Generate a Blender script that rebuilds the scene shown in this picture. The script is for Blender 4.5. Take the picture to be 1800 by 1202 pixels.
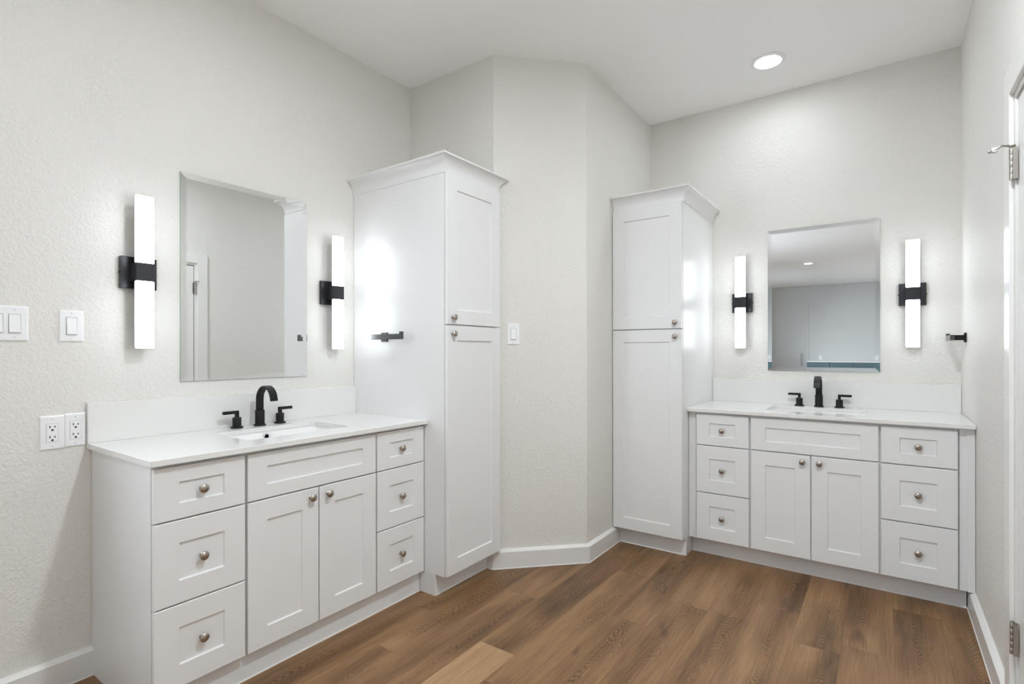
import bpy, bmesh, math, random
from mathutils import Matrix, Vector

# ------------------------------------------------------------------ basics
for o in list(bpy.data.objects):
    bpy.data.objects.remove(o, do_unlink=True)
SC = bpy.context.scene
COL = SC.collection
R = math.radians
PI = math.pi
random.seed(7)

# ------------------------------------------------------------------ camera
CAM_H = 1.236
cd = bpy.data.cameras.new('camera')
cam = bpy.data.objects.new('camera', cd)
COL.objects.link(cam)
cd.sensor_width = 36.0
cd.lens = 925.5 / 1800 * 36.0
cd.shift_y = 16.5 / 1800
cd.clip_start = 0.02
cam.matrix_world = (Matrix.Translation((0, 0, CAM_H)) @ Matrix.Rotation(R(35.34), 4, 'Z')
                    @ Matrix.Rotation(R(90), 4, 'X') @ Matrix.Rotation(R(-0.07), 4, 'Z'))
SC.camera = cam

# ------------------------------------------------------------------ exposure, world
SC.view_settings.view_transform = 'Standard'
SC.view_settings.look = 'None'
SC.view_settings.exposure = 0.10
SC.view_settings.gamma = 1.0
SC.view_settings.use_curve_mapping = False
SC.cycles.use_denoising = True
SC.cycles.max_bounces = 10
SC.cycles.diffuse_bounces = 7
SC.cycles.glossy_bounces = 5
SC.cycles.transparent_max_bounces = 8
SC.cycles.caustics_reflective = False
SC.cycles.caustics_refractive = False
SC.cycles.sample_clamp_indirect = 6.0
SC.cycles.use_adaptive_sampling = True
SC.cycles.adaptive_threshold = 0.01

W = bpy.data.worlds.new('sky')
SC.world = W
W.use_nodes = True
W.node_tree.nodes['Background'].inputs[0].default_value = (0.62, 0.80, 1.0, 1)
W.node_tree.nodes['Background'].inputs[1].default_value = 2.0

LAMP = (0.90, 0.965, 1.02)   # neutral white lamps
TUBE_E = 11.0       # sconce tubes
CAN_E = dict(vanity=80.0, near=840.0, left=60.0, rear=140.0)     # recessed lights; near, left and one of the rear are added fill
# cool area lamps outside the two added windows, as fill from behind
def daylight_fill(loc, aim, sx, sy, en):
    ld = bpy.data.lights.new('daylight_fill', 'AREA')
    ld.shape = 'RECTANGLE'
    ld.size, ld.size_y = sx, sy
    ld.energy = en
    ld.color = (0.84, 0.92, 1.0)
    lo = bpy.data.objects.new('daylight_fill', ld)
    COL.objects.link(lo)
    lo.location = loc
    lo.rotation_euler = Vector(aim).to_track_quat('-Z', 'Z').to_euler()
daylight_fill((-3.35, -5.7, 2.15), (1, 0, -0.9), 1.9, 1.5, 260)
daylight_fill((-2.78, -1.05, 1.62), (1, 0, 0), 1.8, 1.3, 60)

# ------------------------------------------------------------------ key planes
XA = -2.495      # left wall
XF = 0.343       # right wall
YB = 3.818       # back wall
YC = 2.39        # short wall of the corner bump-out
XE = -1.432      # side of the bump-out
XCD = -1.822
YDE = YC + (XE - XCD)
YS = -8.0        # far end behind the camera
ZC = 2.925

# ------------------------------------------------------------------ materials
def nmat(name):
    m = bpy.data.materials.new(name)
    m.use_nodes = True
    return m, m.node_tree.nodes, m.node_tree.links, m.node_tree.nodes['Principled BSDF']

def pmat(name, col, rough=0.4, metal=0.0, spec=0.5, bump=None, coat=0.0, var=0.0):
    m, N, L, b = nmat(name)
    b.inputs['Base Color'].default_value = (*col, 1)
    b.inputs['Roughness'].default_value = rough
    b.inputs['Metallic'].default_value = metal
    b.inputs['Specular IOR Level'].default_value = spec
    b.inputs['Coat Weight'].default_value = coat
    tc = N.new('ShaderNodeTexCoord')
    if bump:
        sc, st = bump
        nz = N.new('ShaderNodeTexNoise')
        nz.inputs['Scale'].default_value = sc
        nz.inputs['Detail'].default_value = 3
        bp = N.new('ShaderNodeBump')
        bp.inputs['Strength'].default_value = st
        bp.inputs['Distance'].default_value = 0.002
        L.new(tc.outputs['Object'], nz.inputs['Vector'])
        L.new(nz.outputs['Fac'], bp.inputs['Height'])
        L.new(bp.outputs['Normal'], b.inputs['Normal'])
    if var:
        n2 = N.new('ShaderNodeTexNoise')
        n2.inputs['Scale'].default_value = 9
        n2.inputs['Detail'].default_value = 4
        mx = N.new('ShaderNodeMix')
        mx.data_type = 'RGBA'
        mx.inputs[6].default_value = (*[c * (1 - var) for c in col], 1)
        mx.inputs[7].default_value = (*[min(1, c * (1 + var)) for c in col], 1)
        L.new(tc.outputs['Object'], n2.inputs['Vector'])
        L.new(n2.outputs['Fac'], mx.inputs[0])
        L.new(mx.outputs[2], b.inputs['Base Color'])
    return m

def wall_mat(name, col, strength, scale=80.0, rough=0.55):
    m, N, L, b = nmat(name)
    b.inputs['Base Color'].default_value = (*col, 1)
    b.inputs['Roughness'].default_value = rough
    b.inputs['Specular IOR Level'].default_value = 0.35
    tc = N.new('ShaderNodeTexCoord')
    n1 = N.new('ShaderNodeTexNoise')
    n1.inputs['Scale'].default_value = scale
    n1.inputs['Detail'].default_value = 2.5
    n1.inputs['Roughness'].default_value = 0.55
    n1.inputs['Distortion'].default_value = 0.6
    rp = N.new('ShaderNodeValToRGB')           # flattened plateaus of a knock-down texture
    rp.color_ramp.elements[0].position = 0.36
    rp.color_ramp.elements[1].position = 0.66
    n2 = N.new('ShaderNodeTexNoise')           # patches where the texture is fainter
    n2.inputs['Scale'].default_value = 3.5
    n2.inputs['Detail'].default_value = 2
    mm = N.new('ShaderNodeMath'); mm.operation = 'MULTIPLY'
    bp = N.new('ShaderNodeBump')
    bp.inputs['Strength'].default_value = strength
    bp.inputs['Distance'].default_value = 0.0035
    L.new(tc.outputs['Object'], n1.inputs['Vector'])
    L.new(tc.outputs['Object'], n2.inputs['Vector'])
    L.new(n1.outputs['Fac'], rp.inputs['Fac'])
    L.new(rp.outputs['Color'], mm.inputs[0])
    L.new(n2.outputs['Fac'], mm.inputs[1])
    L.new(mm.outputs[0], bp.inputs['Height'])
    L.new(bp.outputs['Normal'], b.inputs['Normal'])
    return m

def emit_mat(name, strength, col=(1, 1, 1)):
    m, N, L, b = nmat(name)
    b.inputs['Base Color'].default_value = (0.9, 0.9, 0.9, 1)
    b.inputs['Roughness'].default_value = 0.35
    b.inputs['Emission Color'].default_value = (*col, 1)
    b.inputs['Emission Strength'].default_value = strength
    return m

def floor_mat():
    m, N, L, b = nmat('oak_plank')
    uv = N.new('ShaderNodeUVMap'); uv.uv_map = 'UVMap'
    at = N.new('ShaderNodeAttribute'); at.attribute_name = 'plank'; at.attribute_type = 'GEOMETRY'
    sp = N.new('ShaderNodeSeparateColor')
    L.new(at.outputs['Color'], sp.inputs[0])

    def scaled(sx, sy, off):
        mp = N.new('ShaderNodeMapping')
        mp.inputs['Scale'].default_value = (sx, sy, 1)
        mp.inputs['Location'].default_value = (off, off * 0.7, 0)
        L.new(uv.outputs[0], mp.inputs['Vector'])
        return mp.outputs[0]

    def noise(vec, scale, detail, rough=0.5, dist=0.0):
        n = N.new('ShaderNodeTexNoise')
        n.inputs['Scale'].default_value = scale
        n.inputs['Detail'].default_value = detail
        n.inputs['Roughness'].default_value = rough
        n.inputs['Distortion'].default_value = dist
        L.new(vec, n.inputs['Vector'])
        return n.outputs['Fac']

    def math_(op, a, b_=None, c=None):
        n = N.new('ShaderNodeMath'); n.operation = op
        for i, v in enumerate((a, b_, c)):
            if v is None: continue
            if isinstance(v, (int, float)): n.inputs[i].default_value = v
            else: L.new(v, n.inputs[i])
        return n.outputs[0]

    def ramp(fac, *stops):
        n = N.new('ShaderNodeValToRGB')
        e = n.color_ramp.elements
        e[0].position, e[0].color = stops[0][0], (*stops[0][1], 1)
        e[1].position, e[1].color = stops[-1][0], (*stops[-1][1], 1)
        for p, c in stops[1:-1]:
            x = e.new(p); x.color = (*c, 1)
        L.new(fac, n.inputs[0])
        return n.outputs[0]

    u2 = N.new('ShaderNodeUVMap'); u2.uv_map = 'edge'
    se = N.new('ShaderNodeSeparateXYZ'); L.new(u2.outputs[0], se.inputs[0])
    # growth rings: nested arches along the board, wandering with noise
    warp = noise(scaled(2.2, 10.0, 0), 1.0, 2.5, 0.5, 0.3)
    warp2 = noise(scaled(6.0, 40.0, 4.0), 1.0, 2.0, 0.5)
    vc = math_('MULTIPLY_ADD', sp.outputs[1], 0.07, 0.055)
    dv = math_('ADD', math_('SUBTRACT', se.outputs[1], vc), math_('MULTIPLY_ADD', warp, 0.09, -0.045))
    dv2 = math_('MULTIPLY', dv, dv)
    sgn = math_('MULTIPLY_ADD', math_('GREATER_THAN', sp.outputs[2], 0.5), 2.0, -1.0)
    ph = math_('MULTIPLY', math_('MULTIPLY', se.outputs[0], 30.0), sgn)
    ph = math_('ADD', ph, math_('MULTIPLY', dv2, 2300.0))
    ph = math_('ADD', ph, math_('ADD', math_('MULTIPLY', warp, 15.0), math_('MULTIPLY', warp2, 2.2)))
    rings = math_('MULTIPLY_ADD', math_('SINE', math_('MULTIPLY', ph, 6.2832)), 0.5, 0.5)
    rings = math_('POWER', rings, 2.6)
    heart = ramp(math_('MULTIPLY', dv2, 110.0), (0.15, (1, 1, 1)), (0.9, (0, 0, 0)))
    ring_zone = math_('MULTIPLY', heart, ramp(noise(scaled(1.6, 3.0, 3.1), 1.0, 1.5), (0.41, (0, 0, 0)), (0.55, (1, 1, 1))))
    rings = math_('MULTIPLY', rings, ring_zone)
    # long soft tone bands and fibres along the board
    bands = noise(scaled(0.9, 11.0, 7.7), 1.0, 3.0, 0.55, 0.3)
    fibre = noise(scaled(5.0, 130.0, 1.3), 1.0, 4.0, 0.65)
    pores = ramp(noise(scaled(9.0, 260.0, 5.3), 1.0, 2.0, 0.6), (0.55, (0, 0, 0)), (0.70, (1, 1, 1)))
    knots = ramp(noise(scaled(3.4, 9.0, 11.0), 1.0, 1.0, 0.5, 0.4), (0.70, (0, 0, 0)), (0.80, (1, 1, 1)))

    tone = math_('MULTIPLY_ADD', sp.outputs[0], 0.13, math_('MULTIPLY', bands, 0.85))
    tone = math_('ADD', tone, math_('MULTIPLY_ADD', fibre, 0.62, -0.345))
    tone = math_('SUBTRACT', tone, math_('MULTIPLY', ring_zone, 0.11))
    base = ramp(tone, (0.10, (0.100, 0.050, 0.020)), (0.34, (0.200, 0.108, 0.048)),
                (0.58, (0.300, 0.172, 0.082)), (0.92, (0.430, 0.268, 0.140)))
    mx = N.new('ShaderNodeMix'); mx.data_type = 'RGBA'; mx.blend_type = 'MULTIPLY'
    L.new(math_('MULTIPLY', rings, 0.85), mx.inputs[0])
    L.new(base, mx.inputs[6]); mx.inputs[7].default_value = (0.33, 0.28, 0.24, 1)
    m2 = N.new('ShaderNodeMix'); m2.data_type = 'RGBA'; m2.blend_type = 'MULTIPLY'
    L.new(math_('MULTIPLY', pores, 0.42), m2.inputs[0])
    L.new(mx.outputs[2], m2.inputs[6]); m2.inputs[7].default_value = (0.45, 0.38, 0.33, 1)
    m3 = N.new('ShaderNodeMix'); m3.data_type = 'RGBA'; m3.blend_type = 'MULTIPLY'
    L.new(math_('MULTIPLY', knots, 0.75), m3.inputs[0])
    L.new(m2.outputs[2], m3.inputs[6]); m3.inputs[7].default_value = (0.40, 0.30, 0.24, 1)
    # dark hairline at the plank joints
    ex = math_('MINIMUM', se.outputs[0], math_('SUBTRACT', 1.22, se.outputs[0]))
    ey = math_('MINIMUM', se.outputs[1], math_('SUBTRACT', 0.1803, se.outputs[1]))
    ed = math_('LESS_THAN', math_('MINIMUM', ex, ey), 0.0009)
    m4 = N.new('ShaderNodeMix'); m4.data_type = 'RGBA'; m4.blend_type = 'MULTIPLY'
    L.new(math_('MULTIPLY', ed, 0.55), m4.inputs[0])
    L.new(m3.outputs[2], m4.inputs[6]); m4.inputs[7].default_value = (0.35, 0.28, 0.22, 1)
    L.new(m4.outputs[2], b.inputs['Base Color'])
    b.inputs['Roughness'].default_value = 0.42
    b.inputs['Specular IOR Level'].default_value = 0.38
    bp = N.new('ShaderNodeBump'); bp.inputs['Strength'].default_value = 0.12; bp.inputs['Distance'].default_value = 0.001
    L.new(fibre, bp.inputs['Height']); L.new(bp.outputs['Normal'], b.inputs['Normal'])
    return m

M = dict(
    wall=wall_mat('wall_paint', (0.745, 0.728, 0.690), 0.70),
    ceiling=pmat('ceiling_paint', (0.92, 0.915, 0.905), 0.75, spec=0.2, bump=(60, 0.10)),
    trim=pmat('trim_paint', (0.765, 0.755, 0.735), 0.30, bump=(6, 0.03)),
    cabinet=pmat('cabinet_paint', (0.78, 0.78, 0.777), 0.34, bump=(5, 0.03)),
    caulk=pmat('caulk', (0.90, 0.89, 0.87), 0.5),
    quartz=pmat('white_quartz', (0.775, 0.768, 0.750), 0.14, var=0.012),
    porcelain=pmat('porcelain', (0.88, 0.88, 0.875), 0.08),
    black=pmat('matte_black_metal', (0.007, 0.007, 0.007), 0.38, spec=0.32),
    satin_black=pmat('satin_black_metal', (0.13, 0.13, 0.135), 0.24, metal=1.0),
    bronze=pmat('dark_bronze_plate', (0.030, 0.030, 0.036), 0.30, metal=0.3),
    nickel=pmat('brushed_nickel', (0.42, 0.37, 0.32), 0.30, metal=1.0, bump=(80, 0.05)),
    satin=pmat('satin_nickel_hinge', (0.44, 0.41, 0.37), 0.42, metal=1.0),
    chrome=pmat('chrome', (0.85, 0.85, 0.86), 0.06, metal=1.0),
    mirror=pmat('mirror_silver', (0.88, 0.89, 0.885), 0.0, metal=1.0),
    glass_edge=pmat('glass_edge', (0.25, 0.36, 0.33), 0.1),
    plastic=pmat('white_plastic', (0.86, 0.86, 0.87), 0.28),
    hole=pmat('dark_slot', (0.01, 0.01, 0.01), 0.6),
    grey=pmat('screw_grey', (0.45, 0.45, 0.46), 0.35, metal=0.8),
    gap_grey=pmat('shadow_gap_grey', (0.42, 0.42, 0.43), 0.5),
    rubber=pmat('white_rubber_tip', (0.80, 0.79, 0.76), 0.5),
    tube=emit_mat('lit_diffuser', TUBE_E, LAMP),
    **{'lens_' + k: emit_mat('lit_lens_' + k, v, LAMP) for k, v in CAN_E.items()},
    slate=pmat('slate_blue_paint', (0.10, 0.16, 0.185), 0.35),
    panel=pmat('gloss_white_panel', (0.62, 0.64, 0.645), 0.36, spec=1.0),
    floor=floor_mat(),
)

# ------------------------------------------------------------------ mesh helpers
class MB:
    """collects shapes, then becomes ONE mesh object"""
    def __init__(self):
        self.bm = bmesh.new()
        self.mats = []

    def mi(self, m):
        if m not in self.mats: self.mats.append(m)
        return self.mats.index(m)

    def _merge(self, tmp, m):
        k = self.mi(m)
        for f in tmp.faces: f.material_index = k
        me = bpy.data.meshes.new('tmp')
        tmp.to_mesh(me); tmp.free()
        self.bm.from_mesh(me)
        bpy.data.meshes.remove(me)

    def box(self, x0, x1, y0, y1, z0, z1, m, bev=0.0, seg=1, mat=None):
        t = bmesh.new()
        vs = [t.verts.new((x, y, z)) for x in (x0, x1) for y in (y0, y1) for z in (z0, z1)]
        for q in ((0, 1, 3, 2), (4, 6, 7, 5), (0, 4, 5, 1), (2, 3, 7, 6), (0, 2, 6, 4), (1, 5, 7, 3)):
            t.faces.new([vs[i] for i in q])
        bmesh.ops.recalc_face_normals(t, faces=t.faces)
        if bev:
            bmesh.ops.bevel(t, geom=list(t.edges), offset=bev, segments=seg, profile=0.5, affect='EDGES')
        if mat is not None: bmesh.ops.transform(t, matrix=mat, verts=t.verts)
        self._merge(t, m)
        return self

    def lathe(self, prof, m, seg=24, mat=None):
        """profile of (r, h) about the local z axis"""
        t = bmesh.new()
        rings = []
        for r, h in prof:
            if r < 1e-6: rings.append([t.verts.new((0, 0, h))])
            else: rings.append([t.verts.new((r * math.cos(2 * PI * i / seg), r * math.sin(2 * PI * i / seg), h)) for i in range(seg)])
        for a, b in zip(rings, rings[1:]):
            for i in range(seg):
                j = (i + 1) % seg
                if len(a) == 1 and len(b) == 1: continue
                if len(a) == 1: t.faces.new((a[0], b[i], b[j]))
                elif len(b) == 1: t.faces.new((a[i], a[j], b[0]))
                else: t.faces.new((a[i], a[j], b[j], b[i]))
        for rg in (rings[0], rings[-1]):
            if len(rg) > 2: t.faces.new(rg)
        bmesh.ops.recalc_face_normals(t, faces=t.faces)
        if mat is not None: bmesh.ops.transform(t, matrix=mat, verts=t.verts)
        self._merge(t, m)
        return self

    def sweep(self, secs, m, close_ends=True, cyclic=False):
        """secs: list of equal-length vertex loops"""
        t = bmesh.new()
        rs = [[t.verts.new(p) for p in s] for s in secs]
        n = len(rs[0])
        pairs = list(zip(rs, rs[1:])) + ([(rs[-1], rs[0])] if cyclic else [])
        for a, b in pairs:
            for i in range(n):
                j = (i + 1) % n
                t.faces.new((a[i], a[j], b[j], b[i]))
        if close_ends and not cyclic:
            t.faces.new(rs[0]); t.faces.new(list(reversed(rs[-1])))
        bmesh.ops.recalc_face_normals(t, faces=t.faces)
        self._merge(t, m)
        return self

    def tube(self, pts, r, m, seg=12):
        secs = []
        for i, p in enumerate(pts):
            p = Vector(p)
            a = Vector(pts[max(i - 1, 0)]); b = Vector(pts[min(i + 1, len(pts) - 1)])
            d = (b - a).normalized()
            u = d.cross(Vector((0, 0, 1)))
            if u.length < 1e-4: u = d.cross(Vector((1, 0, 0)))
            u.normalize(); v = d.cross(u)
            secs.append([p + u * (r * math.cos(2 * PI * k / seg)) + v * (r * math.sin(2 * PI * k / seg)) for k in range(seg)])
        return self.sweep(secs, m)

    def poly(self, verts, faces, m):
        t = bmesh.new()
        vs = [t.verts.new(v) for v in verts]
        for f in faces: t.faces.new([vs[i] for i in f])
        bmesh.ops.recalc_face_normals(t, faces=t.faces)
        self._merge(t, m)
        return self

    def prism(self, pts, z0, z1, m):
        n = len(pts)
        v = [(x, y, z0) for x, y in pts] + [(x, y, z1) for x, y in pts]
        f = [tuple(range(n)), tuple(range(n, 2 * n))] + [(i, (i + 1) % n, n + (i + 1) % n, n + i) for i in range(n)]
        return self.poly(v, f, m)

    def build(self, name, parent=None, smooth=True):
        me = bpy.data.meshes.new(name)
        self.bm.to_mesh(me); self.bm.free()
        for k in self.mats: me.materials.append(M[k])
        if smooth:
            for p in me.polygons: p.use_smooth = True
            me.set_sharp_from_angle(angle=R(32))
        o = bpy.data.objects.new(name, me)
        COL.objects.link(o)
        if parent is not None: o.parent = parent
        return o

def thing(name, label, cat, loc=(0, 0, 0), rz=0.0, group=None):
    o = bpy.data.objects.new(name, None)
    o.empty_display_size = 0.1
    COL.objects.link(o)
    o.location = loc
    o.rotation_euler = (0, 0, rz)
    return tag(o, label, cat, group)

def tag(o, label, cat, group=None):
    o['label'] = label; o['category'] = cat
    if group: o['group'] = group
    return o

def struct(o, label=None):
    o['kind'] = 'structure'
    if label: o['label'] = label
    return o

# local frames: x to the right along the wall, y into the wall, z up
RZ_LEFT = R(90)      # things on the left wall
RZ_BACK = 0.0        # things on the back wall
RZ_RIGHT = R(-90)    # things on the right wall
RZ_DIAG = R(45)      # things on the diagonal wall

# ------------------------------------------------------------------ room shell
T = 0.12
def build_shell():
    # floor: individual planks, 180 mm wide, 1.22 m long, running along +Y
    ends = {-4: 1.82, -3: 1.483, -1: 1.755, 0: 2.772, 4: 2.797, 5: 2.52, 7: 3.116}
    PW, PL, X0 = 0.1803, 1.22, -1.232
    bm = bmesh.new()
    uvl = bm.loops.layers.uv.new('UVMap')
    edl = bm.loops.layers.uv.new('edge')
    cl = bm.loops.layers.float_color.new('plank')
    rnd = random.Random(21)
    xa, xb, ya, yb = XA - 0.1, XF + 0.1, YS - 0.1, YB + 0.1
    for k in range(-8, 10):
        x0, x1 = X0 + k * PW, X0 + (k + 1) * PW
        e = ends.get(k, rnd.uniform(0, PL))
        n0 = math.floor((ya - e) / PL)
        for j in range(n0, n0 + 13):
            y0, y1 = e + j * PL, e + (j + 1) * PL
            r1, r2 = rnd.random(), rnd.random()
            tone = rnd.random(); ou, ov = rnd.uniform(0, 60), rnd.uniform(0, 60)
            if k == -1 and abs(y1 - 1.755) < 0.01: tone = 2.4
            cx0, cx1, cy0, cy1 = max(x0, xa), min(x1, xb), max(y0, ya), min(y1, yb)
            if cx1 - cx0 < 1e-4 or cy1 - cy0 < 1e-4: continue
            vs = [bm.verts.new(p) for p in ((cx0, cy0, 0), (cx1, cy0, 0), (cx1, cy1, 0), (cx0, cy1, 0))]
            f = bm.faces.new(vs)
            for l in f.loops:
                u, v = l.vert.co.y - y0, l.vert.co.x - x0
                l[uvl].uv = (u + ou, v + ov)
                l[edl].uv = (u, v)
                l[cl] = (tone, r1, r2, 1)
    me = bpy.data.meshes.new('floor')
    bm.to_mesh(me); bm.free()
    me.materials.append(M['floor'])
    o = bpy.data.objects.new('floor', me); COL.objects.link(o); struct(o, 'brown oak plank floor')

    struct(MB().box(XA - T, XF + T, YS - T, YB + T, ZC, ZC + 0.1, 'ceiling').build('ceiling'), 'flat white ceiling')
    # left wall, with openings for two added fill windows out of view
    wz0, wz1 = 0.95, 2.25
    wins = ((-6.65, -4.75), (-1.95, -0.15))
    b = MB()
    b.box(XA - T, XA, YS - T, wins[0][0], 0, ZC, 'wall'); b.box(XA - T, XA, wins[0][1], wins[1][0], 0, ZC, 'wall')
    b.box(XA - T, XA, wins[1][1], YB + T, 0, ZC, 'wall')
    for wy0, wy1 in wins:
        b.box(XA - T, XA, wy0, wy1, 0, wz0, 'wall'); b.box(XA - T, XA, wy0, wy1, wz1, ZC, 'wall')
    struct(b.build('wall_left'), 'greige textured left wall')
    for wn, (wy0, wy1) in enumerate(wins):
      b = MB()
      for a in ((wy0, wy0 + 0.05, wz0, wz1), (wy1 - 0.05, wy1, wz0, wz1), (wy0 + 0.05, wy1 - 0.05, wz0, wz0 + 0.05),
              (wy0 + 0.05, wy1 - 0.05, wz1 - 0.05, wz1), ((wy0 + wy1) / 2 - 0.02, (wy0 + wy1) / 2 + 0.02, wz0 + 0.05, wz1 - 0.05)):
        b.box(XA - 0.09, XA - 0.03, *a, 'trim', 0.003)
      struct(b.build('added_window_%d' % (wn + 1)), 'white frame of an added unseen opening behind the camera, for fill light')
    struct(MB().box(XA, XF + T, YB, YB + T, 0, ZC, 'wall').build('wall_back'), 'greige back wall')
    struct(MB().prism([(XA, YC), (XCD, YC), (XE, YDE), (XE, YB), (XA, YB)], 0, ZC, 'wall').build('wall_corner'),
           'greige three sided wall between the two vanities')
    dy0, dy1, dz = 1.545, 2.337, 2.066
    b = MB()
    b.box(XF, XF + T, YS - T, dy0, 0, ZC, 'wall'); b.box(XF, XF + T, dy1, YB, 0, ZC, 'wall')
    b.box(XF, XF + T, dy0, dy1, dz, ZC, 'wall')
    struct(b.build('wall_right'), 'greige textured right wall')
    struct(MB().box(XA - T, XF + T, YS - T, YS, 0, ZC, 'wall').build('wall_front'), 'wall at the far end behind the camera')

    # door, jamb and casing of the right wall
    cx = XF - 0.013
    b = MB()
    cw = 0.092
    b.box(cx, XF, dy1 + 0.006, dy1 + 0.006 + cw, 0, dz + 0.006 + cw, 'trim', 0.0015)
    b.box(cx, XF, dy0 - 0.006 - cw, dy0 - 0.006, 0, dz + 0.006 + cw, 'trim', 0.0015)
    b.box(cx, XF, dy0 - 0.006, dy1 + 0.006, dz + 0.006, dz + 0.006 + cw, 'trim', 0.0015)
    struct(b.build('trim_1'), 'flat white door casing on the right wall')
    b = MB()
    b.box(XF, XF + T, dy1 - 0.014, dy1, 0, dz, 'trim'); b.box(XF, XF + T, dy0, dy0 + 0.014, 0, dz, 'trim')
    b.box(XF, XF + T, dy0 + 0.014, dy1 - 0.014, dz - 0.014, dz, 'trim')
    b.box(XF + 0.043, XF + 0.055, dy1 - 0.034, dy1 - 0.014, 0, dz - 0.014, 'trim'); b.box(XF + 0.043, XF + 0.055, dy0 + 0.014, dy0 + 0.034, 0, dz - 0.014, 'trim')
    b.box(XF + 0.043, XF + 0.055, dy0 + 0.034, dy1 - 0.034, dz - 0.036, dz - 0.014, 'trim')
    struct(b.build('trim_2'), 'white door jamb on the right wall')
    # six panel slab; face at xf
    xf = XF + 0.006
    y0, y1, z0, z1 = dy0 + 0.020, dy1 - 0.021, 0.012, dz - 0.022
    ys = [y0, y0 + 0.112, (y0 + y1) / 2 - 0.052, (y0 + y1) / 2 + 0.052, y1 - 0.112, y1]
    zs = [z0, 0.24, 0.84, 0.985, 1.62, 1.735, 1.945, z1]
    b = MB()
    pan = {(1, 1), (3, 1), (1, 3), (3, 3), (1, 5), (3, 5)}
    vs, fs = [], []
    def quad(*p):
        n = len(vs); vs.extend(p); fs.append((n, n + 1, n + 2, n + 3))
    for i in range(5):
        for j in range(7):
            ya, yb, za, zb = ys[i], ys[i + 1], zs[j], zs[j + 1]
            if (i, j) not in pan:
                quad((xf, ya, za), (xf, yb, za), (xf, yb, zb), (xf, ya, zb)); continue
            rings = []
            for ins, dep in ((0, 0), (0.012, 0.009), (0.022, 0.009), (0.040, 0.002)):
                rings.append([(xf + dep, ya + ins, za + ins), (xf + dep, yb - ins, za + ins), (xf + dep, yb - ins, zb - ins), (xf + dep, ya + ins, zb - ins)])
            for r0, r1 in zip(rings, rings[1:]):
                for k in range(4): quad(r0[k], r0[(k + 1) % 4], r1[(k + 1) % 4], r1[k])
            quad(*rings[-1])
    xb_ = xf + 0.035
    quad((xb_, y0, z0), (xb_, y1, z0), (xb_, y1, z1), (xb_, y0, z1))
    quad((xf, y0, z0), (xb_, y0, z0), (xb_, y0, z1), (xf, y0, z1)); quad((xf, y1, z0), (xb_, y1, z0), (xb_, y1, z1), (xf, y1, z1))
    quad((xf, y0, z0), (xf, y1, z0), (xb_, y1, z0), (xb_, y0, z0)); quad((xf, y0, z1), (xf, y1, z1), (xb_, y1, z1), (xb_, y0, z1))
    b.poly(vs, fs, 'trim')
    bmesh.ops.remove_doubles(b.bm, verts=b.bm.verts, dist=1e-5)
    bmesh.ops.recalc_face_normals(b.bm, faces=b.bm.faces)
    door = struct(b.build('door_1'), 'white six panel door at the right edge')
    hy = dy1 - 0.014
    for zh in (1.838, 0.308):
        h = MB()
        for q in range(5):
            za = zh - 0.051 + q * 0.0204
            h.lathe([(0.0001, 0), (0.0064, 0.0002), (0.0068, 0.0012), (0.0068, 0.0188), (0.0062, 0.0198), (0.0001, 0.0200)], 'satin', 16,
                    Matrix.Translation((XF - 0.009, hy, za)))
        h.lathe([(0.0001, 0), (0.005, 0.0005), (0.006, 0.004), (0.0001, 0.007)], 'satin', 12, Matrix.Translation((XF - 0.009, hy, zh + 0.051)))
        h.box(XF - 0.009, XF + 0.004, hy - 0.016, hy - 0.0135, zh - 0.051, zh + 0.051, 'satin')
        h.box(XF - 0.009, XF + 0.004, hy - 0.0035, hy - 0.001, zh - 0.051, zh + 0.051, 'satin')
        ho = h.build('hinge', door)
        ho['label'] = 'satin nickel hinge'

    # baseboards
    def base_run(name, pts, label):
        """pts: room-side wall line (x, y), room on the left hand when walking along it"""
        H_, HT, TH = 0.107, 0.094, 0.022
        prof = [(0, 0), (TH + 0.003, 0), (TH + 0.003, 0.003), (TH, 0.005), (TH, HT), (TH - 0.004, HT + 0.004), (0.006, H_), (0, H_)]
        P = [Vector(p) for p in pts]
        secs = []
        for i, p in enumerate(P):
            d0 = (P[i] - P[i - 1]).normalized() if i else None
            d1 = (P[i + 1] - P[i]).normalized() if i < len(P) - 1 else None
            d0 = d0 or d1; d1 = d1 or d0
            n0, n1 = Vector((-d0.y, d0.x)), Vector((-d1.y, d1.x))
            n = (n0 + n1).normalized(); n /= n.dot(n0)
            secs.append([(p.x + n.x * t, p.y + n.y * t, z) for t, z in prof])
        b = MB(); b.sweep(secs, 'trim'); return struct(b.build(name), label)
    base_run('baseboard_left', [(XA, 0.722), (XA, YS)], 'white baseboard on the left wall')
    base_run('baseboard_corner', [(XE, 3.20), (XE, YDE), (XCD, YC), (XCD - 0.045, YC)], 'white baseboard round the corner wall')
    base_run('baseboard_right', [(XF, dy1 + 0.098), (XF, 3.60)], 'white baseboard on the right wall')
    base_run('baseboard_front', [(XF, YS), (XF, dy0 - 0.098)], 'white baseboard on the right wall behind the camera')
build_shell()

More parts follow.
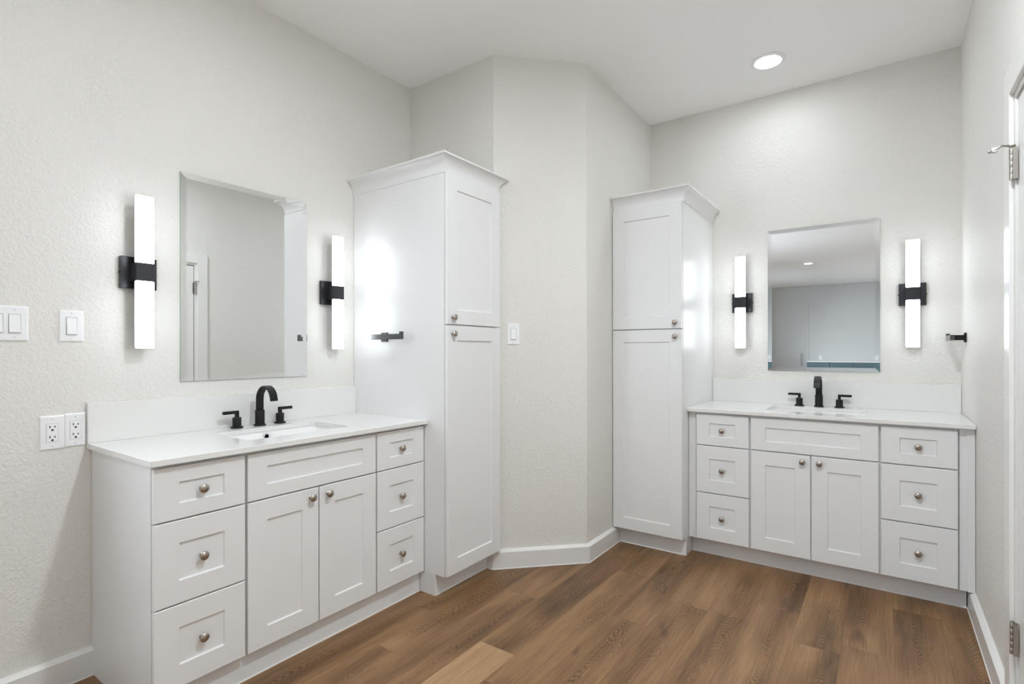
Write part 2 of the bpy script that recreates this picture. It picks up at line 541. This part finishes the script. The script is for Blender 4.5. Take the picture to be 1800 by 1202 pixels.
# ------------------------------------------------------------------ cabinet parts
def shaker(b, x0, x1, z0, z1, yf, rail=0.075, railz=None, th=0.0175):
    """shaker front, face at y = yf (towards -y is the room)"""
    railz = railz or rail
    yb = yf + th
    e = 0.0022
    rec = 0.0075
    loops = [
        (0, 0, th), (0, 0, e), (e, e, 0),
        (rail - 0.0, railz - 0.0, 0.0), (rail + 0.0035, railz + 0.0035, rec)]
    rs = []
    for ix, iz, d in loops:
        rs.append([(x0 + ix, yf + d, z0 + iz), (x1 - ix, yf + d, z0 + iz), (x1 - ix, yf + d, z1 - iz), (x0 + ix, yf + d, z1 - iz)])
    vs = [p for r in rs for p in r]
    fs = []
    for k in range(len(rs) - 1):
        for i in range(4):
            j = (i + 1) % 4
            fs.append((4 * k + i, 4 * k + j, 4 * k + 4 + j, 4 * k + 4 + i))
    n = 4 * (len(rs) - 1)
    fs.append((n, n + 1, n + 2, n + 3)); fs.append((0, 1, 2, 3))
    b.poly(vs, fs, 'cabinet')
    return b

KNOB = [(0.0001, 0), (0.0085, 0.0), (0.0085, 0.0018), (0.0056, 0.004), (0.0052, 0.011), (0.0075, 0.0145), (0.0132, 0.0175),
        (0.0152, 0.0205), (0.0150, 0.0232), (0.0122, 0.0262), (0.0065, 0.0282), (0.0001, 0.0288)]
def knob(x, y, z, parent):
    m = Matrix.Translation((x, y, z)) @ Matrix.Rotation(R(90), 4, 'X')
    o = MB().lathe(KNOB, 'nickel', 24, m).build('knob', parent)
    o['label'] = 'round brushed nickel knob'
    return o

def crown(b, x0, x1, yf, yb, z0, left, right, proj=0.050, h=0.084):
    """cove crown round the front and the open sides of a cabinet; left / right give the overhang at each end"""
    # profile: (outward, up)
    prof = [(0.0, 0.0), (0.004, 0.0)]
    for i in range(13):
        a = i / 12 * R(74)
        k = 1 - math.cos(R(74))
        prof.append((0.004 + (proj - 0.0055) * (1 - math.cos(a)) / k, 0.004 + (h - 0.013) * math.sin(a) / math.sin(R(74))))
    prof += [(proj, h - 0.008), (proj, h - 0.0005), (proj - 0.0005, h), (0.0, h)]
    secs = []
    def sec(px, py, nx, ny): secs.append([(px + nx * t, py + ny * t, z0 + z) for t, z in prof])
    if left: sec(x0, yb, -1, 0); sec(x0, yf, -1, -1)
    else: sec(x0, yf, 0, -1)
    if right: sec(x1, yf, 1, -1); sec(x1, right if right is not True else yb, 1, 0)
    else: sec(x1, yf, 0, -1)
    b.sweep(secs, 'cabinet')
    b.box(x0, x1, yf, yb, z0 + h - 0.012, z0 + h - 0.002, 'cabinet')
    return b

def vanity(label, loc, rz, x0, x1, depth, ztop, fronts, toe_y, toe_x, fillers=()):
    """local: wall plane at y = 0, room towards -y.  depth: distance of the door faces from the wall"""
    t = thing('vanity_cabinet', label, 'vanity', loc, rz, None)
    yf = -depth                     # faces of the doors
    yk = yf + 0.021                 # front of the carcass
    zb = 0.105
    P = 0.018
    b = MB()
    b.box(x0, x0 + P, yk, -0.002, zb, ztop, 'cabinet', 0.0008)
    b.box(x1 - P, x1, yk, -0.002, zb, ztop, 'cabinet', 0.0008)
    b.box(x0, x0 + P, toe_y, -0.002, 0, zb, 'cabinet'); b.box(x1 - P, x1, toe_y, -0.002, 0, zb, 'cabinet')
    b.box(x0 + P, x1 - P, -0.012, -0.002, zb, ztop, 'cabinet')
    b.box(x0 + P, x1 - P, yk, -0.012, zb, zb + P, 'cabinet')
    # face frame
    b.box(x0 + P, x1 - P, yk, yk + 0.019, ztop - 0.038, ztop, 'cabinet')
    b.box(x0 + P, x1 - P, yk, yk + 0.019, zb + P, zb + 0.045, 'cabinet')
    (d0, d1, d2, d3, d4, d5) = fronts
    for xa, xb in ((d1 - 0.02, d2 + 0.02), (d3 - 0.02, d4 + 0.02), (x0 + P, d0 + 0.02), (d5 - 0.02, x1 - P)):
        b.box(xa, xb, yk + 0.0005, yk + 0.019, zb + 0.045, ztop - 0.038, 'cabinet')
    for xa, xb in ((d0, d1), (d4, d5)):
        for zz in (0.673, 0.391):
            b.box(xa + 0.02, xb - 0.02, yk + 0.001, yk + 0.019, zz - 0.02, zz + 0.02, 'cabinet')
    b.box(d2 + 0.02, d3 - 0.02, yk + 0.001, yk + 0.019, 0.654, 0.694, 'cabinet')
    xm = (d2 + d3) / 2
    b.box(xm - 0.02, xm + 0.02, yk + 0.001, yk + 0.019, zb + 0.045, 0.654, 'cabinet')
    b.build('cabinet_body', t)
    k = MB().box(toe_x[0], toe_x[1], toe_y - 0.001, toe_y + 0.012, 0.0, zb - 0.0005, 'cabinet')
    k.box(toe_x[0], toe_x[1], toe_y - 0.004, toe_y - 0.001, 0, 0.003, 'caulk')
    k.build('toe_kick', t)
    zt = ztop - 0.014
    zr = ((0.676, zt), (0.3935, 0.671), (0.1115, 0.3885))
    for xa, xb in ((d0, d1), (d4, d5)):
        for i, (za, zb_) in enumerate(zr):
            d = shaker(MB(), xa, xb, za, zb_, yf, 0.075, 0.052 if i == 0 else 0.075).build('drawer', t)
            knob((xa + xb) / 2, yf + 0.0075, (za + zb_) / 2, d)
    shaker(MB(), d2, d3, 0.6765, zt - 0.001, yf, 0.075, 0.052).build('false_drawer_front', t)
    for xa, xb, kx in ((d2, xm - 0.0022, xm - 0.040), (xm + 0.0022, d3, xm + 0.040)):
        d = shaker(MB(), xa, xb, 0.1115, 0.671, yf, 0.075).build('door', t)
        knob(kx, yf, 0.637, d)
    for xa, xb, ridge in fillers:
        f = MB().box(xa, xb, yk - 0.002, yk + 0.016, 0.105, ztop, 'cabinet', 0.0006)
        if ridge: f.box(ridge, xb, yk - 0.010, yk - 0.002, 0.105, ztop, 'cabinet', 0.0015)
        f.build('filler_strip', t)
    return t

def tall_cabinet(label, loc, rz, x0, x1, depth, toe_y, knob_left, cl, cr, side_bottom_toe):
    t = thing('linen_cabinet', label, 'cabinet', loc, rz, None)
    yf = -depth; yk = yf + 0.021
    zb, zt = 0.108, 2.135
    P = 0.018
    b = MB()
    for xa, xb in ((x0, x0 + P), (x1 - P, x1)):
        b.box(xa, xb, yk, -0.002, zb, zt + 0.06, 'cabinet', 0.0008)
        b.box(xa, xb, toe_y, -0.002, 0, zb, 'cabinet')
    b.box(x0 + P, x1 - P, -0.012, -0.002, 0.02, zt, 'cabinet')
    for z in (zb, 1.36, zt - P): b.box(x0 + P, x1 - P, yk, -0.012, z, z + P, 'cabinet')
    for xa, xb in ((x0 + P, x0 + 0.04), (x1 - 0.04, x1 - P)): b.box(xa, xb, yk + 0.0005, yk + 0.019, zb + P, zt, 'cabinet')
    b.build('cabinet_body', t)
    k = MB().box(x0 + P, x1 - P, toe_y, toe_y + 0.016, 0, zb, 'cabinet')
    k.box(x0 + P, x1 - P, toe_y - 0.003, toe_y, 0, 0.003, 'caulk')
    k.build('toe_kick', t)
    crown(MB(), x0, x1, yk, -0.002, 2.130, cl, cr).build('crown_molding', t)
    kx = x0 + 0.039 if knob_left else x1 - 0.039
    for za, zb_, kz in ((1.3725, 2.128, 1.408), (0.1125, 1.3665, 1.325)):
        d = shaker(MB(), x0 + 0.002, x1 - 0.002, za, zb_, yf, 0.074).build('door', t)
        knob(kx, yf, kz, d)
    return t

# left wall: local x = world Y, local y = -(world X - XA)
vanity('white shaker vanity cabinet on the left wall, nearest the camera', (XA, 0, 0), RZ_LEFT,
       0.717, 1.9425, 0.565, 0.867, (0.7185, 1.0175, 1.027, 1.6295, 1.6375, 1.9395), -0.528, (0.717, 1.9425))
vanity('white shaker vanity cabinet on the back wall beside the right wall', (0, YB, 0), RZ_BACK,
       -0.937, 0.283, 0.583, 0.873, (-0.931, -0.637, -0.6265, -0.028, -0.0185, 0.2785), -0.493, (-0.9805, 0.3165),
       fillers=((-0.9805, -0.9385, None), (0.2845, 0.3415, 0.312)))
tall_cabinet('tall white two door linen cabinet with crown, beside the left vanity', (XA, 0, 0), RZ_LEFT,
             1.945, 2.386, 0.722, -0.638, True, True, -0.690, True)
tall_cabinet('tall white two door linen cabinet with crown, beside the back wall vanity', (0, YB, 0), RZ_BACK,
             -1.429, -0.983, 0.688, -0.613, False, False, True, True)

# ------------------------------------------------------------------ countertops, sinks, faucets
def rrect(cx, cy, hx, hy, r, z, n=5):
    out = []
    for sx, sy, a0 in ((1, 1, 0), (-1, 1, 90), (-1, -1, 180), (1, -1, 270)):
        for i in range(n + 1):
            a = R(a0 + 90 * i / n)
            out.append((cx + sx * (hx - r) + r * math.cos(a), cy + sy * (hy - r) + r * math.sin(a), z))
    return out

def countertop(label, bs_label, loc, rz, x0, x1, depth, z0, z1, zs, sx, sy, hx, hy):
    t = thing('countertop', label, 'countertop', loc, rz)
    b = MB()
    tmp = bmesh.new()
    e = 0.0015
    def ring(pts): return [tmp.verts.new(p) for p in pts]
    def rect(ins, z): return [(x0 + ins, -depth + ins, z), (x1 - ins, -depth + ins, z), (x1 - ins, -0.0015, z), (x0 + ins, -0.0015, z)]
    o_top, o_mid, o_bot = ring(rect(e, z1)), ring(rect(0, z1 - e)), ring(rect(0, z0))
    i_top, i_bot = ring(rrect(sx, sy, hx, hy, 0.03, z1)), ring(rrect(sx, sy, hx, hy, 0.03, z0))
    def strip(a, c):
        for i in range(len(a)):
            j = (i + 1) % len(a); tmp.faces.new((a[i], a[j], c[j], c[i]))
    strip(o_top, o_mid); strip(o_mid, o_bot); strip(i_top, i_bot)
    def loop_edges(a):
        out = []
        for i in range(len(a)):
            v, w = a[i], a[(i + 1) % len(a)]
            out.append(tmp.edges.get((v, w)) or tmp.edges.new((v, w)))
        return out
    for a, c in ((o_top, i_top), (o_bot, i_bot)):
        bmesh.ops.triangle_fill(tmp, use_beauty=True, use_dissolve=False, edges=loop_edges(a) + loop_edges(c))
    bmesh.ops.recalc_face_normals(tmp, faces=tmp.faces)
    b._merge(tmp, 'quartz')
    b.build('slab', t)
    o = MB().box(x0, x1, -0.021, -0.0015, z1 + 0.0002, zs, 'quartz', 0.0012).build('backsplash')
    o.location = loc; o.rotation_euler = (0, 0, rz)
    tag(o, bs_label, 'backsplash')
    return t

def sink(label, loc, rz, sx, sy, hx, hy, ztop):
    t = thing('sink', label, 'sink', loc, rz)
    b = MB()
    hx += 0.004; hy += 0.004
    rings = [rrect(sx, sy, hx + 0.018, hy + 0.018, 0.04, ztop), rrect(sx, sy, hx, hy, 0.034, ztop), rrect(sx, sy, hx - 0.004, hy - 0.004, 0.034, ztop - 0.02),
             rrect(sx, sy, hx - 0.012, hy - 0.012, 0.04, ztop - 0.11), rrect(sx, sy, hx - 0.03, hy - 0.03, 0.05, ztop - 0.138),
             rrect(sx, sy, 0.03, 0.03, 0.029, ztop - 0.146)]
    outer = [rrect(sx, sy, 0.035, 0.035, 0.03, ztop - 0.158), rrect(sx, sy, hx - 0.01, hy - 0.01, 0.05, ztop - 0.150), rrect(sx, sy, hx + 0.006, hy + 0.006, 0.04, ztop - 0.11),
             rrect(sx, sy, hx + 0.010, hy + 0.010, 0.04, ztop - 0.012), rrect(sx, sy, hx + 0.018, hy + 0.018, 0.04, ztop - 0.012)]
    b.sweep(rings + outer, 'porcelain', cyclic=True)
    b.build('basin', t)
    m = Matrix.Translation((sx, sy + hy - 0.0065, ztop - 0.024)) @ Matrix.Rotation(R(90), 4, 'X')
    b = MB()
    b.lathe([(0.0100, 0.0), (0.0135, 0.0), (0.0145, 0.0015), (0.0135, 0.003), (0.0110, 0.0032), (0.0100, 0.002)], 'chrome', 24, m)
    b.lathe([(0.0001, 0.0002), (0.0104, 0.0002), (0.0104, 0.0020), (0.0001, 0.0020)], 'hole', 20, m)
    o = b.build('overflow_ring', t); o['label'] = 'chrome overflow ring with a dark hole'
    b = MB()
    b.lathe([(0.0001, 0.0), (0.022, 0.0), (0.022, 0.003), (0.018, 0.005), (0.014, 0.004), (0.012, 0.009), (0.0001, 0.011)], 'chrome', 28,
            Matrix.Translation((sx, sy, ztop - 0.147)))
    o = b.build('drain', t); o['label'] = 'chrome drain'
    return t

def faucet(label, loc, rz, xh):
    """base of the spout at the local origin on the counter; spout reaches towards -y"""
    t = thing('faucet', label, 'faucet', loc, rz)
    b = MB()
    b.lathe([(0.0001, 0), (0.0262, 0), (0.0268, 0.001), (0.0268, 0.006), (0.0255, 0.0075), (0.0212, 0.0075), (0.0212, 0.072), (0.0202, 0.074), (0.0001, 0.074)], 'black', 32)
    path = [(0.0, 0.072), (0.0, 0.10), (0.0, 0.124)]
    rr = 0.060
    for i in range(1, 15):
        a = PI * i / 14 * 0.95
        path.append((-(rr - rr * math.cos(a)), 0.124 + rr * math.sin(a) * 1.02))
    last = path[-1]; prev = path[-2]
    dx, dz = last[0] - prev[0], last[1] - prev[1]
    q = math.hypot(dx, dz)
    path.append((last[0] + dx / q * 0.012, last[1] + dz / q * 0.012))
    w, th = 0.0172, 0.0058
    secs = []
    for i, (y, z) in enumerate(path):
        a = path[max(i - 1, 0)]; c = path[min(i + 1, len(path) - 1)]
        d = Vector((0, c[0] - a[0], c[1] - a[1])).normalized()
        n = Vector((0, -d.z, d.y))
        cpt = Vector((0, y, z))
        e = 0.002
        s = []
        for sx, sn in ((-w, -th + e), (-w, th - e), (-w + e, th), (w - e, th), (w, th - e), (w, -th + e), (w - e, -th), (-w + e, -th)):
            s.append(cpt + Vector((sx, 0, 0)) + n * sn)
        secs.append(s)
    b.sweep(secs, 'black')
    b.build('spout', t)
    for s in (-1, 1):
        h = MB()
        mt = Matrix.Translation((s * xh, 0.006, 0))
        h.lathe([(0.0001, 0), (0.0262, 0), (0.0268, 0.001), (0.0268, 0.006), (0.0255, 0.0075), (0.0187, 0.0075), (0.0187, 0.047), (0.0178, 0.049), (0.0001, 0.049)], 'black', 32, mt)
        ho = h.build('handle', t)
        l = MB()
        l.box(s * xh - 0.0075, s * xh + 0.0075, 0.006 - 0.0075, 0.006 + 0.0075, 0.048, 0.079, 'black', 0.0015)
        xa, xb = sorted((s * xh - s * 0.0075, s * xh + s * 0.063))
        l.box(xa, xb, 0.006 - 0.0070, 0.006 + 0.0070, 0.0655, 0.0795, 'black', 0.0015)
        l.build('lever', ho)
    return t

countertop('white quartz countertop on the left wall vanity', 'white quartz backsplash strip behind the left wall faucet', (XA, 0, 0), RZ_LEFT, 0.700, 1.9435, 0.588, 0.867, 0.887, 1.040, 1.335, -0.30, 0.245, 0.152)
countertop('white quartz countertop on the back wall vanity', 'white quartz backsplash strip behind the back wall faucet', (0, YB, 0), RZ_BACK, -0.981, 0.3415, 0.604, 0.873, 0.893, 1.048, -0.329, -0.30, 0.245, 0.152)
sink('white undermount sink in the left countertop', (XA, 0, 0), RZ_LEFT, 1.335, -0.30, 0.245, 0.152, 0.8665)
sink('white undermount sink in the back wall countertop', (0, YB, 0), RZ_BACK, -0.329, -0.30, 0.245, 0.152, 0.8725)
faucet('matte black widespread faucet on the left countertop', (XA + 0.080, 1.342, 0.887), RZ_LEFT, 0.105)
faucet('matte black widespread faucet on the back wall countertop', (-0.334, YB - 0.080, 0.893), RZ_BACK, 0.107)

# ------------------------------------------------------------------ mirrors
def mirror(label, loc, rz, w, h):
    t = thing('wall_mirror', label, 'mirror', loc, rz)
    th, bw, rise = 0.0052, 0.024, 0.0012
    b = MB()
    x, z = w / 2, h / 2
    r0 = [(-x, -0.001, -z), (x, -0.001, -z), (x, -0.001, z), (-x, -0.001, z)]
    r1 = [(p[0], -(th + rise), p[2]) for p in r0]
    r2 = [(math.copysign(x - bw, p[0]), -th, math.copysign(z - bw, p[2])) for p in r0]
    vs = r0 + r1 + r2
    fs = [(i, (i + 1) % 4, 4 + (i + 1) % 4, 4 + i) for i in range(4)] + [(4 + i, 4 + (i + 1) % 4, 8 + (i + 1) % 4, 8 + i) for i in range(4)] + [(8, 9, 10, 11)]
    b.poly(vs, fs, 'mirror')
    g = b.build('glass', t, smooth=False)
    g.data.materials.append(M['glass_edge'])
    for f in g.data.polygons[:4]: f.material_index = 1
    MB().box(-x + 0.01, x - 0.01, -0.001, -0.0002, -z + 0.01, z - 0.01, 'plastic').build('backing', t)
    return t
mirror('frameless rectangular mirror on the left wall, reflecting a white door', (XA, 1.335, 1.563), RZ_LEFT, 0.611, 0.910)
mirror('frameless rectangular mirror on the back wall, reflecting a grey ceiling', (-0.329, YB, 1.5675), RZ_BACK, 0.607, 0.917)

# ------------------------------------------------------------------ sconces
def sconce(label, loc, rz):
    t = thing('wall_sconce', label, 'wall light', loc, rz, 'wall sconces beside the mirrors')
    MB().box(-0.0635, 0.0635, -0.022, -0.0005, -0.064, 0.064, 'bronze', 0.0012).build('back_plate', t)
    MB().box(-0.0325, 0.0325, -0.0860, -0.022, -0.036, 0.036, 'bronze', 0.0015).build('centre_band', t)
    for z0, z1 in ((0.036, 0.304), (-0.304, -0.036)):
        o = MB().box(-0.0318, 0.0318, -0.0853, -0.067, z0, z1, 'tube', 0.004, 3).build('lamp_tube', t)
        o['label'] = 'glowing white rectangular tube'
        MB().box(-0.0318, 0.0318, -0.067, -0.063, z0, z1, 'bronze', 0.001).build('lamp_back', t)
    for s in (-1, 1):
        m = Matrix.Translation((s * 0.0633, -0.011, 0.0)) @ Matrix.Rotation(R(90 * s), 4, 'Y')
        MB().lathe([(0.0001, 0), (0.0042, 0), (0.0042, 0.003), (0.0030, 0.004), (0.0001, 0.004)], 'black', 14, m).build('set_screw', t)
    return t
sconce('lit wall sconce left of the left wall mirror', (XA, 0.8690, 1.5545), RZ_LEFT)
sconce('lit wall sconce between the left wall mirror and the tall cabinet', (XA, 1.7820, 1.5545), RZ_LEFT)
sconce('lit wall sconce left of the back wall mirror', (-0.788, YB, 1.5605), RZ_BACK)
sconce('lit wall sconce right of the back wall mirror, by the right wall', (0.127, YB, 1.5605), RZ_BACK)

# ------------------------------------------------------------------ towel arms
def towel_arm(label, loc, rz, s=1):
    t = thing('towel_holder', label, 'towel holder', loc, rz, 'black towel arms')
    MB().box(-0.025, 0.025, -0.009, -0.0005, -0.025, 0.025, 'black', 0.0012).build('wall_plate', t)
    MB().box(-0.011, 0.011, -0.050, -0.009, -0.0135, 0.0135, 'black', 0.001).build('post', t)
    b = MB().box(*sorted((-0.040 * s, 0.198 * s)), -0.068, -0.050, -0.0140, 0.0140, 'satin_black', 0.0012)
    b.box(*sorted((0.183 * s, 0.198 * s)), -0.068, -0.050, 0.0138, 0.026, 'satin_black', 0.0012)
    b.build('arm', t)
    return t
towel_arm('black towel arm on the side of the tall cabinet by the left vanity', (-2.228, 1.945, 1.314), 0.0)
towel_arm('black towel arm on the right wall above the countertop end', (XF, 3.598, 1.305), RZ_RIGHT, -1)

# ------------------------------------------------------------------ switches, outlets
def plate_mesh(b, x0, x1, z0, z1, openings, th=0.006):
    e = 0.004
    vs = [(x0, 0, z0), (x1, 0, z0), (x1, 0, z1), (x0, 0, z1), (x0, -th + e * 0.7, z0), (x1, -th + e * 0.7, z0), (x1, -th + e * 0.7, z1), (x0, -th + e * 0.7, z1),
          (x0 + e, -th, z0 + e), (x1 - e, -th, z0 + e), (x1 - e, -th, z1 - e), (x0 + e, -th, z1 - e)]
    fs = [(0, 1, 2, 3), (8, 9, 10, 11)] + [(i, (i + 1) % 4, 4 + (i + 1) % 4, 4 + i) for i in range(4)] + [(4 + i, 4 + (i + 1) % 4, 8 + (i + 1) % 4, 8 + i) for i in range(4)]
    b.poly(vs, fs, 'plastic')
    return b

def screw(x, z, t, y=-0.006):
    m = Matrix.Translation((x, y, z)) @ Matrix.Rotation(R(90), 4, 'X')
    b = MB().lathe([(0.0001, 0), (0.0032, 0), (0.0028, 0.0009), (0.0001, 0.0011)], 'plastic', 12, m)
    b.box(x - 0.0004, x + 0.0004, y - 0.0014, y - 0.0009, z - 0.0022, z + 0.0022, 'hole')
    b.build('screw', t)

def rocker(x, t):
    """decora rocker, its lower half pressed out"""
    f = MB().box(x - 0.0168, x + 0.0168, -0.0066, -0.0050, -0.0335, 0.0335, 'gap_grey').build('gap_shade', t)  # grey sheet stands in for the shadow round the rocker
    w, h = 0.0150, 0.0318
    y = -0.0062
    vs = [(x - w, y, -h), (x + w, y, -h), (x + w, y, h), (x - w, y, h),
          (x - w, y - 0.0072, -h), (x + w, y - 0.0072, -h), (x + w, y - 0.0012, h), (x - w, y - 0.0012, h)]
    fs = [(0, 1, 2, 3), (4, 5, 6, 7), (0, 1, 5, 4), (1, 2, 6, 5), (2, 3, 7, 6), (3, 0, 4, 7)]
    b = MB().poly(vs, fs, 'plastic')
    bmesh.ops.bevel(b.bm, geom=list(b.bm.edges), offset=0.0008, segments=1, affect='EDGES')
    b.build('rocker', t)

def switch(label, loc, rz, gangs, w, h=0.123):
    t = thing('light_switch', label, 'light switch', loc, rz, 'white rocker switches')
    plate_mesh(MB(), -w / 2, w / 2, -h / 2, h / 2, ()).build('cover_plate', t)
    for g in range(gangs):
        x = (g - (gangs - 1) / 2) * 0.046
        rocker(x, t)
        screw(x, 0.0484, t); screw(x, -0.0484, t)
    return t
switch('white two rocker switch plate on the left wall, cut by the left edge', (XA, 0.474, 1.336), RZ_LEFT, 2, 0.120)
switch('white single rocker switch on the left wall left of a sconce', (XA, 0.6555, 1.333), RZ_LEFT, 1, 0.073, 0.116)
dm = Vector((-1.742, 2.47))
switch('white single rocker switch on the diagonal wall beside the tall cabinet', (dm.x, dm.y, 1.336), RZ_DIAG, 1, 0.072, 0.123)

def outlet(label, loc, rz, w):
    t = thing('wall_outlet', label, 'outlet', loc, rz, 'white duplex outlets')
    h = 0.124
    plate_mesh(MB(), -w / 2, w / 2, -h / 2, h / 2, ()).build('cover_plate', t)
    MB().box(-0.0172, 0.0172, -0.0064, -0.005, -0.0340, 0.0340, 'grey').build('gap_shade', t)  # grey sheet drawn as the shaded gap round the receptacle
    MB().box(-0.0164, 0.0164, -0.0074, -0.005, -0.0332, 0.0332, 'plastic', 0.0006).build('receptacle', t)
    for zc in (0.0165, -0.0205):
        b = MB()
        b.box(-0.0086, -0.0056, -0.0078, -0.007, zc + 0.001, zc + 0.0095, 'hole')
        b.box(0.0056, 0.0086, -0.0078, -0.007, zc + 0.002, zc + 0.0085, 'hole')
        b.lathe([(0.0001, 0), (0.0036, 0), (0.0036, 0.0006), (0.0001, 0.0006)], 'hole', 14, Matrix.Translation((0.0, -0.0072, zc - 0.0065)) @ Matrix.Rotation(R(90), 4, 'X'))
        o = b.build('socket_slots', t); o['label'] = 'dark plug slots'
    screw(0, 0.049, t); screw(0, -0.049, t)
    return t
outlet('white duplex outlet on the left wall, farther from the backsplash', (XA, 0.5990, 0.940), RZ_LEFT, 0.0715)
outlet('white duplex outlet on the left wall, touching the backsplash end', (XA, 0.6670, 0.943), RZ_LEFT, 0.0630)

# ------------------------------------------------------------------ door stop on the hinge pin
t = thing('door_stop', 'small metal hinge pin door stop on the top door hinge', 'door stop', (XF - 0.009, 2.323, 1.896))
b = MB().lathe([(0.0001, 0), (0.010, 0), (0.010, 0.0035), (0.0001, 0.0035)], 'satin', 18)
b.build('pin_collar', t)
b = MB().tube([(-0.006, 0.0, 0.003), (-0.024, 0.004, 0.008), (-0.036, 0.008, 0.002), (-0.046, 0.010, -0.002)], 0.0032, 'satin', 10)
b.tube([(-0.006, -0.004, 0.003), (-0.020, -0.014, 0.002), (-0.026, -0.020, 0.002)], 0.0030, 'satin', 10)
b.build('arm', t)
b = MB().lathe([(0.0001, 0), (0.0085, 0), (0.0095, 0.004), (0.0085, 0.010), (0.0001, 0.011)], 'rubber', 16,
               Matrix.Translation((-0.040, 0.018, -0.001)) @ Matrix.Rotation(R(75), 4, 'X') @ Matrix.Translation((0, 0, 0)))
b.lathe([(0.0001, 0), (0.006, 0), (0.007, 0.003), (0.006, 0.008), (0.0001, 0.009)], 'grey', 16,
        Matrix.Translation((-0.048, 0.010, -0.002)) @ Matrix.Rotation(R(-90), 4, 'Y'))
b.build('bumper', t)

# ------------------------------------------------------------------ recessed ceiling lights
def can(label, x, y, lens):
    t = thing('recessed_light', label, 'ceiling light', (x, y, ZC), 0.0, 'recessed ceiling lights')
    b = MB().lathe([(0.070, -0.001), (0.094, -0.0005), (0.0945, -0.003), (0.090, -0.007), (0.072, -0.009), (0.070, -0.006)], 'plastic', 48)
    b.build('trim_ring', t)
    MB().lathe([(0.0001, -0.0012), (0.070, -0.0012), (0.070, -0.0055), (0.060, -0.0075), (0.0001, -0.0085)], lens, 40).build('lens', t)
    return t
can('lit round recessed light in the ceiling above the back wall vanity', -0.556, 3.363, 'lens_vanity')
can('lit round recessed light seen reflected in the back wall mirror', -1.21, -3.95, 'lens_rear')
can('added unseen recessed fill light near the right wall door', -0.20, 1.20, 'lens_near')  # this can and the next two are added out of view as fill
can('added unseen recessed fill light in front of the left mirror', -1.60, 1.00, 'lens_left')
can('added unseen recessed fill light behind the camera', -1.00, -0.60, 'lens_rear')

# ------------------------------------------------------------------ far end of the room (seen in the back wall mirror)
b = MB().box(-1.655, -1.63, YS, YS + 0.03, 0, ZC, 'trim', 0.002)
struct(b.build('trim_3'), 'white vertical trim strip at the far end')
d = struct(MB().box(XA + 0.004, -1.656, YS, YS + 0.022, 0.01, ZC - 0.004, 'panel', 0.002).build('door_2'), 'full height gloss white door at the far end')
h = MB()
h.box(-1.80, -1.785, YS + 0.055, YS + 0.07, 0.86, 1.18, 'satin', 0.002)
for z in (0.90, 1.14): h.box(-1.798, -1.787, YS + 0.022, YS + 0.056, z - 0.006, z + 0.006, 'satin')
h.build('handle', d)
struct(MB().box(-1.629, XF - 0.002, YS, YS + 0.012, 0.0, ZC - 0.004, 'panel').build('trim_4'), 'gloss white wall panel at the far end')
t = thing('sideboard', 'low slate blue sideboard at the far end, reflected in the back wall mirror', 'sideboard', (-0.65, YS + 0.24, 0))
MB().box(-0.97, 0.985, -0.22, 0.20, 0.08, 0.955, 'slate', 0.003).build('body', t)
MB().box(-0.975, 0.987, -0.222, 0.215, 0.955, 0.985, 'quartz', 0.002).build('top', t)
b = MB()
for k in range(4):
    xa = -0.95 + k * 0.482
    b = shaker(MB(), xa, xa + 0.472, 0.10, 0.94, -0.221, 0.07)
    for v in b.bm.verts: v.co.y = -v.co.y
    for v in b.bm.verts: pass
    bmesh.ops.recalc_face_normals(b.bm, faces=b.bm.faces)
    b.mats = ['slate']
    b.build('door', t)
MB().box(-0.95, 0.965, -0.20, 0.15, 0.0, 0.08, 'hole').build('plinth', t)
t = thing('blank_plate', 'white wall plate at the far end above the sideboard', 'wall plate', (-1.36, YS + 0.0125, 1.06), R(180))
plate_mesh(MB(), -0.04, 0.04, -0.06, 0.06, ()).build('cover_plate', t)
screw(0, 0.048, t); screw(0, -0.048, t)
